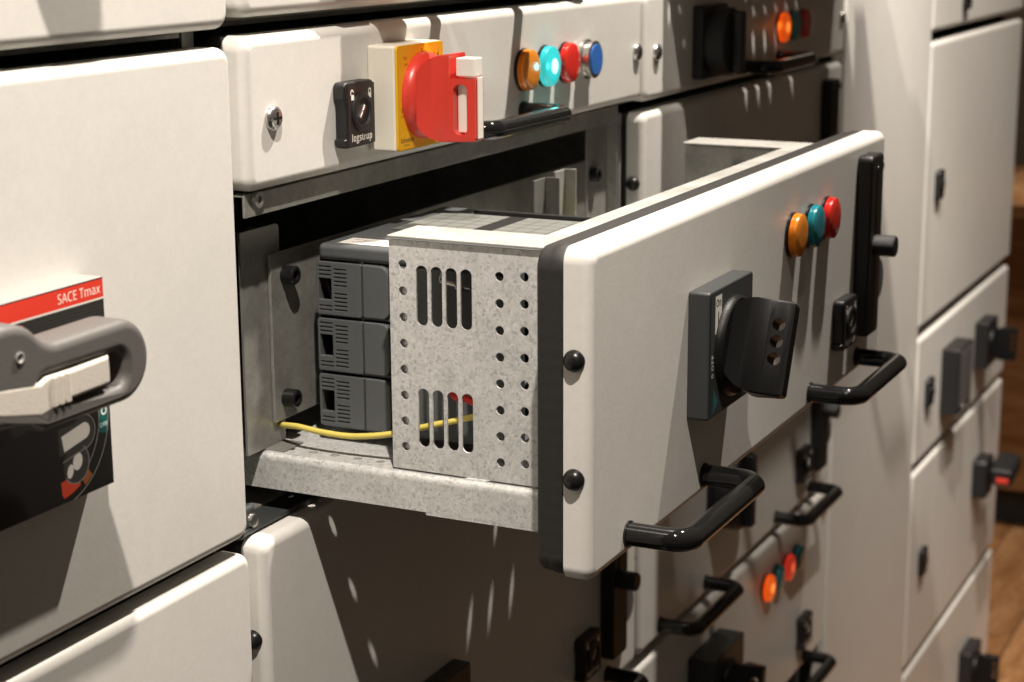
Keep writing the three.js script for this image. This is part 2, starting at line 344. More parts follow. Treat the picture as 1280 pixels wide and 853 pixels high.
// square base with a rotary grip
const onTex = canvasTex(300, 300, (c, w, h) => {
  c.fillStyle = '#3b4040'; c.fillRect(0, 0, w, h);
  c.fillStyle = '#e8e6de'; c.fillRect(30, 8, 44, 92); c.fillStyle = '#161616'; c.font = 'bold 26px sans-serif'; c.fillText('On', 34, 36); c.fillRect(49, 48, 6, 34);
  c.save(); c.translate(24, 205); c.rotate(-Math.PI / 2); c.fillStyle = '#d8d6cf'; c.font = 'bold 22px sans-serif'; c.fillText('0 OFF', 0, 0); c.restore();
  c.fillStyle = '#2f6f78'; c.beginPath(); c.moveTo(24, 230); c.lineTo(60, 270); c.lineTo(24, 296); c.fill();
});
const onFace = new THREE.MeshStandardMaterial({ map: onTex, roughness: 0.4 });
function rotarySwitch(parent, x, y, size, depth, tilt, gripOut, gripH, printedFace, bm = M.charcoalPlate) {
  const b = part(parent, 'switch_base', slab(rrShape(size, size, 0.002), 0, depth, 0.0012), bm, [x, y, 0]);
  if (printedFace) { const f = new THREE.Mesh(new THREE.PlaneGeometry(size * 0.96, size * 0.96), onFace); f.name = 'face_print'; f.position.set(size / 2, size / 2, depth + 0.0003); f.receiveShadow = true; b.add(f); }
  const c = size / 2;
  part(b, 'dial', lathe([[0, depth + 0.0004], [gripH * 0.53, depth + 0.0004], [gripH * 0.53, depth + 0.003], [gripH * 0.50, depth + 0.0052], [0, depth + 0.0056]], c, c, 44), M.knob);
  const q = wedgeGrip(gripOut - depth - 0.004, gripH, gripH * 0.80, 0.009, 0.35, [[-0.12, 0.066], [0.06, 0.066], [0.24, 0.066]].map(([v, r]) => [v * gripH, r * gripH]));
  q.rotateZ(-tilt); q.translate(c, c, depth + 0.0035);
  part(b, 'grip', q, M.knob);
  return b;
}
function roundKnob(parent, x, y, size, r) {
  const b = part(parent, 'switch_base', slab(rrShape(size, size, 0.003), 0, 0.010, 0.0015), M.black, [x, y, 0]);
  const c = size / 2;
  part(b, 'knob', lathe([[0, 0.0098], [r, 0.0098], [r, 0.024], [r * 0.95, 0.0265], [r * 0.6, 0.027], [0, 0.027]], c, c, 40), M.black);
  const g = boxAt(-0.006, 0.006, -r * 0.9, r * 0.9, 0.0265, 0.036, 0.002); g.translate(c, c, 0);
  part(b, 'grip', g, M.black);
  return b;
}

// perforated drawer body (local to the drawer front's lower left corner, front face at z = 0)
function drawerBody(d, w, h, full) {
  const x0 = 0.038, x1 = w - 0.033, zf = -T - GK + 0.001, zb = -0.50, yf = 0.0333;
  // pan floor with its punched holes
  const s = new THREE.Shape(); s.moveTo(x0 + 0.003, -zf); s.lineTo(x1, -zf); s.lineTo(x1, -zb); s.lineTo(x0 + 0.003, -zb); s.closePath();
  const hole = (x, z, r) => { const q = new THREE.Path(); q.absarc(x, -z, r, 0, Math.PI * 2); s.holes.push(q); };
  for (let k = 0; k < 17; k++) hole(x0 + 0.0125, -0.2 + 0.0025 + 0.015 * (k - 6) + 0.0, 0.0026);
  const rows = full ? [[-0.1625, [0.288, 0.3165, 0.347]], [-0.1744, [0.315]]]
    : [[-0.1617, [0.227, 0.258, 0.289, 0.319, 0.350]], [-0.1728, [0.250, 0.281, 0.312]], [-0.1857, [0.235, 0.266, 0.297, 0.327, 0.358]]];
  for (const [z, xs] of rows) for (const x of xs) hole(x, z, 0.0028);
  const fg = new THREE.ExtrudeGeometry(s, { depth: 0.0015, bevelEnabled: false, curveSegments: 6 }); fg.rotateX(-Math.PI / 2); fg.scale(1, 1, 1);
  fg.translate(0, yf - 0.0015, 0);
  const pan = part(d, 'drawer_pan', metric(fg), M.zinc);
  // rolled left edge and drop flange, with the notch
  const e = new THREE.Shape(); e.moveTo(0.0045, 0); e.absarc(0.0045, -0.0045, 0.0045, Math.PI / 2, Math.PI); e.lineTo(0, -0.0215); e.lineTo(0.0015, -0.0215); e.lineTo(0.0015, -0.0045); e.absarc(0.0045, -0.0045, 0.003, Math.PI, Math.PI / 2, true); e.closePath();
  const eg = new THREE.ExtrudeGeometry(e, { depth: zf - zb, bevelEnabled: false, curveSegments: 8 }); eg.translate(x0, yf, zb);
  const lower = boxAt(x0 + 0.0001, x0 + 0.0014, yf - 0.0233, yf - 0.0212, -0.117, zf, 0.0002);
  part(pan, 'side_flange', merge([smooth(metric(eg), 0.5), lower]), M.zinc);
  part(pan, 'side_flange', boxAt(x1 - 0.0015, x1, yf - 0.022, yf - 0.0016, zb, zf), M.zinc);
  // side walls of the front box
  const ws = new THREE.Shape(); const za = -0.139, top = 0.1643, bot = yf + 0.0012;
  const sh = rrShape(zf - za, top - bot, 0.0012, za, bot);
  if (full) {
    const H = (z, y, r) => { const q = new THREE.Path(); q.absarc(z, y, r, 0, Math.PI * 2); sh.holes.push(q); };
    for (let k = 0; k < 8; k++) { H(-0.1307, 0.1507 - k * 0.01475, 0.0026); H(-0.0717, 0.1487 - k * 0.01475, 0.0026); H(-0.0570, 0.1496 - k * 0.01475, 0.0026); }
    for (let k = 0; k < 4; k++) {
      sh.holes.push(rrShape(0.0070, 0.0335, 0.0035, -0.1224 + k * 0.00905, 0.1175, THREE.Path));
      sh.holes.push(rrShape(0.0070, 0.0335, 0.0035, -0.1224 + k * 0.00905, 0.0485, THREE.Path));
    }
  }
  const wg = new THREE.ExtrudeGeometry(sh, { depth: 0.0012, bevelEnabled: false, curveSegments: 10 });   // drawn in (z, y)
  wg.rotateY(-Math.PI / 2); wg.translate(x0 + 0.0045, 0, 0);
  part(d, 'side_wall', metric(wg), M.zinc);
  part(d, 'side_wall', boxAt(x1 - 0.030, x1 - 0.0288, bot, top, za, zf), M.zincTop);
  part(d, 'front_wall', boxAt(x0 + 0.005, x1 - 0.030, bot, top - 0.002, zf - 0.0002, zf + 0.0011), M.zincTop);
  // turned-in top flanges
  const fl = part(d, 'top_flange', boxAt(x0 + 0.0008, x0 + 0.036, top + 0.0012, top + 0.0026, za, zf), M.zincTop);
  part(d, 'top_flange', boxAt(x0 + 0.0362, x1 - 0.0362, top + 0.0010, top + 0.0024, -0.060, zf), M.zincTop);
  part(d, 'top_flange', boxAt(x1 - 0.036, x1 - 0.0005, top + 0.0012, top + 0.0026, za, zf), M.zincTop);
  return { x0, x1, zf, za, top, yf };
}
const G = {};   // shared measurements

// ---------------------------------------------------------------- the place: floor, wall, counter
{
  const floor = new THREE.Group(); floor.name = 'floor'; floor.userData.kind = 'structure'; scene.add(floor);
  part(floor, 'subfloor', boxAt(-2, 8, -0.06, -0.012, -2.5, 4.0, 0.001), M.dark);
  const variants = [0.82, 0.95, 1.08, 1.0, 0.9].map((k) => { const m = M.wood.clone(); m.color.multiplyScalar(k); return m; });
  const pg = boxAt(0, 1.18, -0.012, 0, 0, 0.128, 0.0012);
  for (let r = 0; r < 14; r++) for (let c = 0; c < 3; c++) {
    const m = part(floor, 'floor_board', pg, variants[Math.floor(rnd() * 5)], [2.42 + c * 1.183 - (r * 0.37) % 1.0, 0, -0.95 + r * 0.131]);
    m.name = 'floor_board';
  }
  const wall = part(scene, 'far_wall', boxAt(5.6, 5.7, 0, 3.0, -2.5, 2.5, 0.002), M.wall); wall.userData.kind = 'structure';
}
{
  const c = thing('wooden_counter', 'low brown wooden counter on a black plinth far right beyond the cabinets', 'counter', [4.02, -Y0, -0.9]);
  part(c, 'plinth', boxAt(0.03, 0.55, 0, 0.085, 0, 1.6, 0.004), M.dark);
  part(c, 'body', boxAt(0, 0.6, 0.086, 0.70, -0.02, 1.62, 0.004), M.woodCounter);
  part(c, 'top', boxAt(-0.02, 0.62, 0.701, 0.735, -0.04, 1.64, 0.004), M.woodCounter);
}

// ---------------------------------------------------------------- cabinet carcass
const C2 = { x: 0.819, w: 0.559 }, C3 = { x: 1.384, w: 0.573 };
{
  const c = thing('switchgear_cabinet', 'dark steel carcass of the switchboard behind all the panels', 'cabinet', [0, -Y0, 0]);
  const y = (v) => v + Y0, ZB = -0.62, ZF = -0.0295;
  part(c, 'back_panel', boxAt(0.1, 2.97, 0.02, y(0.75), ZB, ZB + 0.01), M.sheet);
  part(c, 'base', boxAt(0.1, 2.965, 0, 0.10, ZB + 0.011, -0.05), M.sheet);
  part(c, 'roof', boxAt(0.1, 2.97, y(0.751), y(0.77), ZB, -0.03), M.sheet);
  // column posts
  for (const x of [0.11, 0.808, 1.379, 1.9575, 2.355, 2.95]) part(c, 'post', boxAt(x - 0.004, x + 0.007, 0.101, y(0.75), ZB + 0.011, ZF - (x > 1 && x < 1.4 ? 0.004 : 0)), M.sheet);
  // shelves between the compartments
  const shelf = (x0, x1, yy) => part(c, 'shelf', boxAt(x0 + 0.008, x1 - 0.005, y(yy) - 0.0015, y(yy) + 0.0015, ZB + 0.011, ZF - 0.0005), M.sheet);
  for (const v of [-0.0615, -0.339]) shelf(0.11, 0.808, v);
  for (const v of [-0.0578, -0.339, -0.632]) shelf(0.808, 1.379, v);
  for (const v of [-0.152, -0.34, -0.632, -0.83]) shelf(1.379, 1.9575, v);
  for (const v of [-0.152, -0.541, -0.732, -1.022]) shelf(2.355, 2.95, v);
  // galvanised cross rail over the open compartment, its screw, and the right-hand perforated upright
  const r = part(c, 'cross_rail', merge([boxAt(0.823, 1.345, y(-0.1605), y(-0.1478), -0.0085, -0.0068, 0.0004), boxAt(0.823, 1.345, y(-0.1492), y(-0.1478), -0.3, -0.0087, 0.0004)]), M.rail);
  const sc = lathe([[0, 0], [0.0048, 0], [0.0044, 0.0022], [0.0022, 0.0022], [0.002, 0.001], [0, 0.001]], 0.8345, y(-0.1515)); sc.translate(0, 0, -0.0068);
  part(r, 'screw', sc, M.sheet);
  const up = new THREE.Shape(); up.moveTo(1.316, y(-0.335)); up.lineTo(1.357, y(-0.335)); up.lineTo(1.357, y(-0.162)); up.lineTo(1.316, y(-0.162)); up.closePath();
  for (let k = 0; k < 8; k++) { const q = new THREE.Path(); q.absarc(1.333, y(-0.178 - 0.019 * k), 0.0032, 0, 7); up.holes.push(q); }
  const ug = new THREE.ExtrudeGeometry(up, { depth: 0.0015, bevelEnabled: false, curveSegments: 8 }); ug.translate(0, 0, -0.0225);
  part(c, 'upright', merge([metric(ug), boxAt(1.3555, 1.357, y(-0.335), y(-0.162), -0.0209, -0.012, 0.0003), boxAt(1.3705, 1.3745, y(-0.335), y(-0.157), -0.032, -0.0165, 0.0003)]), M.rail);
  // black lower corner block with its screw below the open drawer
  const lb = part(c, 'corner_block', merge([boxAt(0.8165, 0.833, y(-0.3445), y(-0.326), -0.03, -0.0135, 0.003), boxAt(0.8165, 1.37, y(-0.3415), y(-0.3385), -0.03, -0.012, 0.0008)]), M.charcoalPlate);
  const ls = lathe([[0, 0], [0.0042, 0], [0.0038, 0.0022], [0, 0.0026]], 0.8275, y(-0.3345)); ls.translate(0, 0, -0.0135);
  part(lb, 'screw', ls, M.steel);
}

// ---------------------------------------------------------------- column 1: doors with the lever breaker handles
const saceTex = canvasTex(1000, 1010, (c, w, h) => {
  c.fillStyle = '#171615'; c.fillRect(0, 0, w, h);
  c.fillStyle = '#33322f'; c.fillRect(0, 100, w, 400);
  c.strokeStyle = '#22211f'; c.lineWidth = 6; for (let y = 118; y < 500; y += 17) { c.beginPath(); c.moveTo(0, y); c.lineTo(w, y); c.stroke(); }
  c.fillStyle = '#e23d2b'; c.fillRect(0, 6, w, 88); c.fillStyle = '#e9e5dc'; c.fillRect(0, 94, w, 9);
  c.fillStyle = '#e23d2b'; c.fillRect(0, 120, 430, 30);
  c.fillStyle = '#fff4e6'; c.font = '62px sans-serif'; c.textAlign = 'right'; c.textBaseline = 'middle'; c.fillText('SACE Tmax', 980, 50, 330);
  // dial
  c.lineWidth = 5; c.strokeStyle = '#9a9892'; c.beginPath(); c.arc(600, 640, 385, -0.4, 1.35); c.stroke();
  c.beginPath(); c.arc(600, 640, 318, -0.3, 1.3); c.stroke();
  c.lineWidth = 58; c.strokeStyle = '#0f5f5c'; c.beginPath(); c.arc(600, 640, 352, -0.22, 0.30); c.stroke();
  c.strokeStyle = '#d2492c'; c.beginPath(); c.arc(600, 640, 320, 1.10, 1.48); c.stroke(); c.lineWidth = 66; c.beginPath(); c.arc(600, 640, 300, 1.22, 1.5); c.stroke();
  c.lineWidth = 50; c.strokeStyle = '#9a5a2e'; c.beginPath(); c.arc(600, 640, 352, 0.86, 1.04); c.stroke();
  c.strokeStyle = '#f4f2ea'; c.lineWidth = 9; c.beginPath(); c.arc(955, 640, 17, 0, 7); c.stroke();
  c.fillStyle = '#d8efe8'; c.font = 'bold 32px sans-serif'; c.textAlign = 'center'; c.fillText('OFF', 948, 706);
  c.fillStyle = '#3c3b38'; c.beginPath(); c.arc(790, 712, 84, 0, 7); c.fill(); c.fillRect(620, 650, 170, 130); c.beginPath(); c.arc(735, 848, 92, 0, 7); c.fill();
  c.fillStyle = '#e9e6dd'; c.beginPath(); c.moveTo(640, 690); c.lineTo(800, 660); c.arc(805, 700, 40, -1.5, 1.5); c.lineTo(655, 768); c.closePath(); c.fill();
  c.beginPath(); c.ellipse(745, 835, 34, 42, 0.3, 0, 7); c.fill(); c.beginPath(); c.ellipse(690, 870, 22, 34, 0.3, 0, 7); c.fill();
  c.strokeStyle = '#8c8a84'; c.lineWidth = 6; c.beginPath(); c.arc(800, 705, 82, -1.6, 1.6); c.lineTo(640, 815); c.stroke(); c.beginPath(); c.arc(735, 845, 92, -0.9, 2.6); c.stroke();
});
const saceFace = new THREE.MeshStandardMaterial({ map: saceTex, roughness: 0.42 });
function leverBreaker(parent, x, y, turn = 0) {               // x, y: lower left corner of its plate
  const W = 0.10, Hh = 0.101;
  const b = part(parent, 'breaker_plate', slab(rrShape(W, Hh, 0.0012), 0, 0.013, 0.0006), M.greyPlastic, [x, y, 0]);
  const f = new THREE.Mesh(new THREE.PlaneGeometry(W - 0.0006, Hh - 0.0006), saceFace); f.name = 'face_print'; f.position.set(W / 2, Hh / 2, 0.0133); f.receiveShadow = true; b.add(f);
  // lever: hub and a closed loop grip, drawn in plate coordinates
  const s = new THREE.Shape();
  s.moveTo(-0.034, 0.060); s.lineTo(-0.026, 0.092); s.quadraticCurveTo(-0.022, 0.103, -0.012, 0.1030); s.quadraticCurveTo(0.002, 0.1028, 0.0085, 0.0955);
  s.quadraticCurveTo(0.0145, 0.0900, 0.021, 0.0900); s.lineTo(0.0640, 0.0905); s.absarc(0.0640, 0.0717, 0.0188, Math.PI / 2, -Math.PI / 2, true);
  s.lineTo(0.0104, 0.0529); s.lineTo(0.0015, 0.0585); s.lineTo(-0.02, 0.060); s.closePath();
  s.holes.push(rrShape(0.0590, 0.0155, 0.006, 0.0065, 0.0612, THREE.Path));
  const lv = part(b, 'lever', slab(s, 0.030, 0.052, 0.0046, 5, 14), M.leverGrey);
  { const P = new THREE.Vector3(-0.004, 0.078, 0); lv.rotation.z = turn; lv.position.copy(P).sub(P.clone().applyAxisAngle(new THREE.Vector3(0, 0, 1), turn)); }
  part(lv, 'hub', lathe([[0, 0.0134], [0.026, 0.0134], [0.024, 0.033], [0.0, 0.033]], -0.004, 0.078), M.leverGrey);
  const hp = lathe([[0, 0.0500], [0.0022, 0.0515], [0.0026, 0.0528], [0.0020, 0.0530], [0.0012, 0.0520], [0, 0.0519]], -0.0045, 0.0885, 20); part(lv, 'pivot_pin', hp, M.greyPlastic);
  // pale padlock slide inside the loop, with three ribs
  const w = new THREE.Shape(); w.moveTo(-0.034, 0.0690); w.lineTo(-0.034, 0.0800); w.lineTo(-0.012, 0.0778); w.lineTo(0.0077, 0.0752); w.lineTo(0.0120, 0.0768);
  w.lineTo(0.0285, 0.0766); w.lineTo(0.0535, 0.0772); w.quadraticCurveTo(0.0545, 0.0705, 0.0538, 0.0640); w.lineTo(0.0273, 0.0632); w.lineTo(0.0070, 0.0598); w.lineTo(-0.0132, 0.0642); w.closePath();
  const sl = part(lv, 'padlock_slide', slab(w, 0.038, 0.0522, 0.0022, 4, 8), M.leverWhite);
  for (let k = 0; k < 3; k++) part(sl, 'rib', boxAt(0.0140 + k * 0.0044, 0.0170 + k * 0.0044, 0.0622, 0.0764, 0.0500, 0.0534, 0.0013), M.leverWhite);
  return b;
}
{
  const X = 0.22, W = 0.807 - X;
  const g = 'doors of the left cabinet column';
  const d1 = thing('breaker_compartment', 'large white door carrying the grey breaker lever under a red print strip', 'cabinet door', [X, -0.3357, 0], g);
  front(d1, W, 0.3357 - 0.0668, 0.009, 0.006);
  leverBreaker(d1, 0.575 - X, -0.265 + 0.3357);
  const d2 = thing('breaker_compartment', 'white door at the upper left above the lever door', 'cabinet door', [X, -0.0575, 0], g);
  front(d2, W, 0.27, 0.009, 0.006);
  leverBreaker(d2, 0.648 - X, 0.1195, -Math.PI / 2);
  const d3 = thing('breaker_compartment', 'white door at the lower left below the lever door', 'cabinet door', [X, -0.78, 0], g);
  front(d3, W, 0.78 - 0.3440, 0.009, 0.006);
}

// ---------------------------------------------------------------- column 2, upper modules
const yellowTex = canvasTex(580, 626, (c, w, h) => {
  c.fillStyle = '#f2b51d'; c.fillRect(0, 0, w, h);
  c.fillStyle = '#2a2013'; c.strokeStyle = '#2a2013'; c.font = 'bold 40px sans-serif'; c.textAlign = 'center';
  c.fillText('I', 305, 50); c.fillText('on', 335, 58); c.font = '26px sans-serif'; c.fillText('Trip', 90, 78); c.fillText('test', 100, 118); c.fillText('T', 520, 60);
  c.lineWidth = 9; c.beginPath(); c.arc(300, 330, 232, Math.PI * 0.98, Math.PI * 1.25); c.stroke();
  c.beginPath(); c.moveTo(140, 140); c.lineTo(115, 190); c.lineTo(160, 180); c.fill();
  c.beginPath(); c.moveTo(62, 330); c.lineTo(42, 280); c.lineTo(88, 285); c.fill(); c.fillRect(60, 230, 8, 60);
  c.font = 'bold 44px sans-serif'; c.fillText('0', 45, 400); c.font = '24px sans-serif'; c.fillText('off', 45, 430);
  c.font = 'bold 40px sans-serif'; c.textAlign = 'left'; c.fillText('Schneider', 18, 585, 170); c.font = '22px sans-serif'; c.fillText('Electric', 60, 608);
  c.fillRect(455, 60, 20, 26); c.fillRect(505, 62, 16, 34);
});
const yellowFace = new THREE.MeshStandardMaterial({ map: yellowTex, roughness: 0.42 });
function mainSwitch(parent, x, y) {
  const w = 0.058, h = 0.0626, dz = 0.0185;
  const b = part(parent, 'switch_housing', slab(rrShape(w, h, 0.002), 0, dz, 0.0014), M.cream, [x, y, 0]);
  const pl = part(b, 'yellow_plate', slab(rrShape(w - 0.0006, h - 0.0006, 0.0026, 0.0003, 0.0003), dz, dz + 0.0016, 0.0003), M.yellow);
  const f = new THREE.Mesh(new THREE.PlaneGeometry(w - 0.0022, h - 0.0022), yellowFace); f.name = 'face_print'; f.position.set(w / 2, h / 2, dz + 0.00185); f.receiveShadow = true; pl.add(f);
  const cx = 0.0305, cy = 0.0315, z0 = dz + 0.002;
  const dial = part(b, 'red_dial', lathe([[0, z0], [0.0260, z0], [0.0260, z0 + 0.0022], [0.0250, z0 + 0.0052], [0.0215, z0 + 0.0080], [0, z0 + 0.009]], cx, cy, 48), M.red);
  // red grip: fin seen from its side, drawn in (z, y), cut out top outer corner for the white slide
  const L = 0.0305, g0 = wedgeGrip(L, 0.0520, 0.0440, 0.0110, 0.22, [], [L - 0.0125, -0.0215, 0.0078, 0.0300]);
  const notch = new THREE.BoxGeometry(0.06, 0.0145, 0.0155); notch.translate(0, 0.0250 - 0.0062, L - 0.0068);
  const cut = csg.evaluate(new Brush(g0), new Brush(notch.toNonIndexed()), SUBTRACTION);
  const g = smooth(clean(cut.geometry.clone()), 0.5); g.translate(cx, cy - 0.0005, z0 + 0.0075);
  part(dial, 'grip', g, M.red);
  const sl = part(b, 'white_slide', merge([boxAt(cx - 0.0058, cx + 0.0058, cy + 0.0122, cy + 0.0232, z0 + 0.0255, z0 + 0.0375, 0.0008), boxAt(cx - 0.0030, cx + 0.0030, cy - 0.0245, cy + 0.0118, z0 + 0.0382, z0 + 0.0391, 0.0003), boxAt(cx - 0.0045, cx + 0.0045, cy - 0.021, cy + 0.008, z0 + 0.0258, z0 + 0.0330, 0.0004).translate(0.0005, 0, 0)]), M.whitePlastic);
  return b;
}
const TEAL_LIT = [0.03, 0.50, 0.46], AMBER_LIT = [0.6, 0.06, 0.004], RED_LIT = [0.35, 0.02, 0.01];
function slimModule(label, col, yb, h, group, opt) {
  const m = thing('slim_module', label, 'switchgear module', [col.x, yb, 0], group);
  front(m, col.w, h);
  crossScrew(m, 0.0235, 0.0385); crossScrew(m, col.w - 0.013, 0.0385);
  if (opt.main) { lock(m, 0.0862, 0.0135); mainSwitch(m, 0.1262, 0.0085); }
  if (opt.knob) roundKnob(m, 0.1065, 0.0095, 0.0625, 0.029);
  const lx = opt.lampX;
  opt.lamps.forEach((k, i) => k === 'button' ? pushButton(m, lx + i * 0.0347, 0.0405) : pilot(m, k.replace('*', ''), lx + i * 0.0347, 0.0405, k.endsWith('*') ? (k[0] === 't' ? TEAL_LIT : AMBER_LIT) : null, k.endsWith('*') ? (k[0] === 't' ? { c: [0.1, 1, 0.9], i: 0.0006 } : { c: [1, 0.25, 0.03], i: 0.0001 }) : null));
  handle(m, opt.handleX, 0.0118);
  return m;
}
slimModule('slim white module with the red grip on a yellow plate above the open drawer', C2, -0.1460, 0.0835, 'slim modules', { main: true, lampX: 0.3385, lamps: ['amber', 'teal*', 'red', 'button'], handleX: 0.2215 });
slimModule('slim white module at the top edge above the red gripped module', C2, -0.0530, 0.0835, 'slim modules', { main: true, lampX: 0.3385, lamps: ['amber', 'teal', 'red', 'button'], handleX: 0.2215 });
slimModule('slim shaded module with a large black knob at the top right of the drawer', C3, -0.1490, 0.0865, 'slim modules', { knob: true, lampX: 0.348, lamps: ['amber*', 'teal', 'red'], handleX: 0.228 });

// ---------------------------------------------------------------- withdrawable drawer modules
function drawerModule(label, x, y, z, w, h, group, opt) {
  const d = thing('withdrawable_drawer', label, 'drawer', [x, y, z], group);
  front(d, w, h);
  for (const v of opt.plugs ?? [0.318, 0.674]) if (!opt.noPlugs) sidePlug(d, 0.0005, v * h, -0.0095);
  handle(d, 0.0497, 0.0128); handle(d, 0.378, 0.0128);
  if (!opt.noLatch) latch(d, w - 0.080, 0.031, Math.min(h - 0.010, 0.031 + 0.134));
  lock(d, opt.lockX ?? w - 0.132, 0.030, 0.036, 0.038);
  crossScrew(d, w - 0.020, h - 0.0245, 0.0045);
  opt.dress?.(d);
  return d;
}
// the open drawer
{
  const D = drawerModule('open white drawer pulled out of the board with galvanised perforated box behind', C2.x, -0.3368, 0.2, C2.w, 0.1751, 'withdrawable drawers', {
    dress: (d) => {
      rotarySwitch(d, 0.1355, 0.0545, 0.0745, 0.0132, 0.42, 0.0500, 0.056, true);
      pilot(d, 'amber', 0.326, 0.1315); pilot(d, 'teal', 0.3655, 0.1315); pilot(d, 'red', 0.4025, 0.1315);
    },
  });
  const { x0, x1, zf, za, top, yf } = drawerBody(D, C2.w, 0.1751, true);
  // backing strip behind the first hole row, folded in from the wall's rear edge
  part(D, 'wall_return', boxAt(x0 + 0.0062, x0 + 0.0074, yf + 0.003, top - 0.022, za + 0.0001, za + 0.0135), M.zinc);
  // rear plate with its bolts and the perforated bracket at the left
  const bs = new THREE.Shape(); bs.moveTo(0.024, 0.0345); bs.lineTo(0.0632, 0.0345); bs.lineTo(0.0632, 0.1605); bs.quadraticCurveTo(0.0632, 0.1640, 0.0595, 0.1640); bs.lineTo(0.024, 0.1640); bs.closePath();
  for (let k = 0; k < 8; k++) { const q = new THREE.Path(); q.absarc(0.0312, 0.049 + k * 0.0143, 0.0028, 0, 7); bs.holes.push(q); }
  { const q = new THREE.Path(); q.absarc(0.0600, 0.1515, 0.0024, 0, 7); bs.holes.push(q); }
  const bg = new THREE.ExtrudeGeometry(bs, { depth: 0.0015, bevelEnabled: false, curveSegments: 8 }); bg.translate(0, 0, -0.2260);
  const br = part(D, 'side_bracket', merge([metric(bg), boxAt(0.0617, 0.0632, 0.0345, 0.160, -0.245, -0.2262, 0.0003)]), M.sheet);
  part(br, 'foot', boxAt(0.0425, 0.0632, 0.0334, 0.0344, -0.2260, -0.212, 0.0003), M.sheet);
  const rp = part(D, 'rear_plate', boxAt(0.0496, 0.535, 0.048, 0.1478, -0.2243, -0.2220, 0.0006), M.sheet);
  capBolt(rp, 0.0645, 0.1338, -0.2220); capBolt(rp, 0.0617, 0.0607, -0.2220); capBolt(rp, 0.5066, 0.1358, -0.2220);
  // upright angle brackets and a terminal at the middle of the plate
  const ua = part(D, 'angle_bracket', merge([boxAt(0.352, 0.372, 0.06, 0.152, -0.1995, -0.198, 0.0004), boxAt(0.3705, 0.372, 0.06, 0.1525, -0.1979, -0.187, 0.0004)]), M.sheet);
  part(D, 'angle_bracket', merge([boxAt(0.390, 0.408, 0.06, 0.1535, -0.2005, -0.199, 0.0004), boxAt(0.4065, 0.408, 0.06, 0.154, -0.1989, -0.190, 0.0004)]), M.zincTop);
  part(D, 'terminal_block', boxAt(0.380, 0.408, 0.104, 0.1165, -0.1885, -0.172, 0.0015), mat([0.62, 0.56, 0.30], 0.5));
  // three-pole breaker lying in the drawer
  {
    const bx = 0.0735, y0 = 0.0425, pole = 0.0335, zb = -0.2065, zs = -0.1765;
    const dev = part(D, 'breaker_body', boxAt(bx + 0.050, bx + 0.155, y0, y0 + 3 * pole + 0.0045, zb + 0.001, -0.082, 0.0025), M.charcoal);
    for (let k = 0; k < 4; k++) part(dev, 'pole_divider', boxAt(bx + 0.0032, bx + 0.0498, y0 + k * pole - 0.0008, y0 + k * pole + 0.0008, zb + 0.001, -0.082, 0.0003), M.charcoal);
    part(dev, 'end_wall', boxAt(bx + 0.0030, bx + 0.0498, y0, y0 + 3 * pole - 0.001, zb - 0.0012, zb + 0.0008, 0.0003), M.charcoal);
    part(dev, 'top_cover', boxAt(bx + 0.0015, bx + 0.1552, y0 + 3 * pole - 0.0008, y0 + 3 * pole + 0.0085, zb + 0.0005, -0.0815, 0.003), M.charcoal);
    part(dev, 'side_cover', boxAt(bx + 0.0015, bx + 0.0202, y0, y0 + 3 * pole - 0.001, zs + 0.0182, -0.0815, 0.0015), M.charcoal);
    for (let k = 0; k < 3; k++) {
      const yb = y0 + k * pole + 0.0006, hh = pole - 0.0024;
      // grille block in (z, y): window opening and two groups of vent slots
      const s = rrShape(zs - zb, hh, 0.0012, zb, yb);
      s.holes.push(rrShape(0.0085, 0.0128, 0.0004, zb + 0.0015, yb + hh * 0.28, THREE.Path));
      for (let i = 0; i < 7; i++) { if (i > 1 && i < 4) continue; s.holes.push(rrShape(0.0085, 0.0008, 0.0003, zb + 0.0015, yb + 0.0024 + i * 0.0024 + (i > 3 ? 0.0112 : 0), THREE.Path)); }
      for (let i = 0; i < 11; i++) { if (i === 5) continue; s.holes.push(rrShape(0.0085, 0.0008, 0.0003, zb + 0.0118, yb + 0.0028 + i * 0.0024, THREE.Path)); }
      const g = new THREE.ExtrudeGeometry(s, { depth: 0.0022, bevelEnabled: true, bevelThickness: 0.0004, bevelSize: 0.0004, bevelOffset: -0.0004, bevelSegments: 2, curveSegments: 4 });
      g.rotateY(-Math.PI / 2); g.translate(bx + 0.0027, 0, 0);
      part(dev, 'pole_grille', smooth(metric(g), 0.6), M.charcoal);
      // raised cover with round outer corners
      const cs = new THREE.Shape(), za2 = zs + 0.0006, zc = zs + 0.0175; cs.moveTo(za2, yb); cs.lineTo(zc - 0.005, yb); cs.quadraticCurveTo(zc, yb, zc, yb + 0.005); cs.lineTo(zc, yb + hh - 0.006); cs.quadraticCurveTo(zc, yb + hh, zc - 0.006, yb + hh); cs.lineTo(za2, yb + hh); cs.closePath();
      const cg = new THREE.ExtrudeGeometry(cs, { depth: 0.0102, bevelEnabled: true, bevelThickness: 0.0010, bevelSize: 0.0010, bevelOffset: -0.0010, bevelSegments: 3, curveSegments: 10 });
      cg.rotateY(-Math.PI / 2); cg.translate(bx + 0.0117, 0, 0);
      part(dev, 'pole_cover', smooth(metric(cg), 0.6), M.charcoal);
    }
    const tp = y0 + 3 * pole + 0.0087;
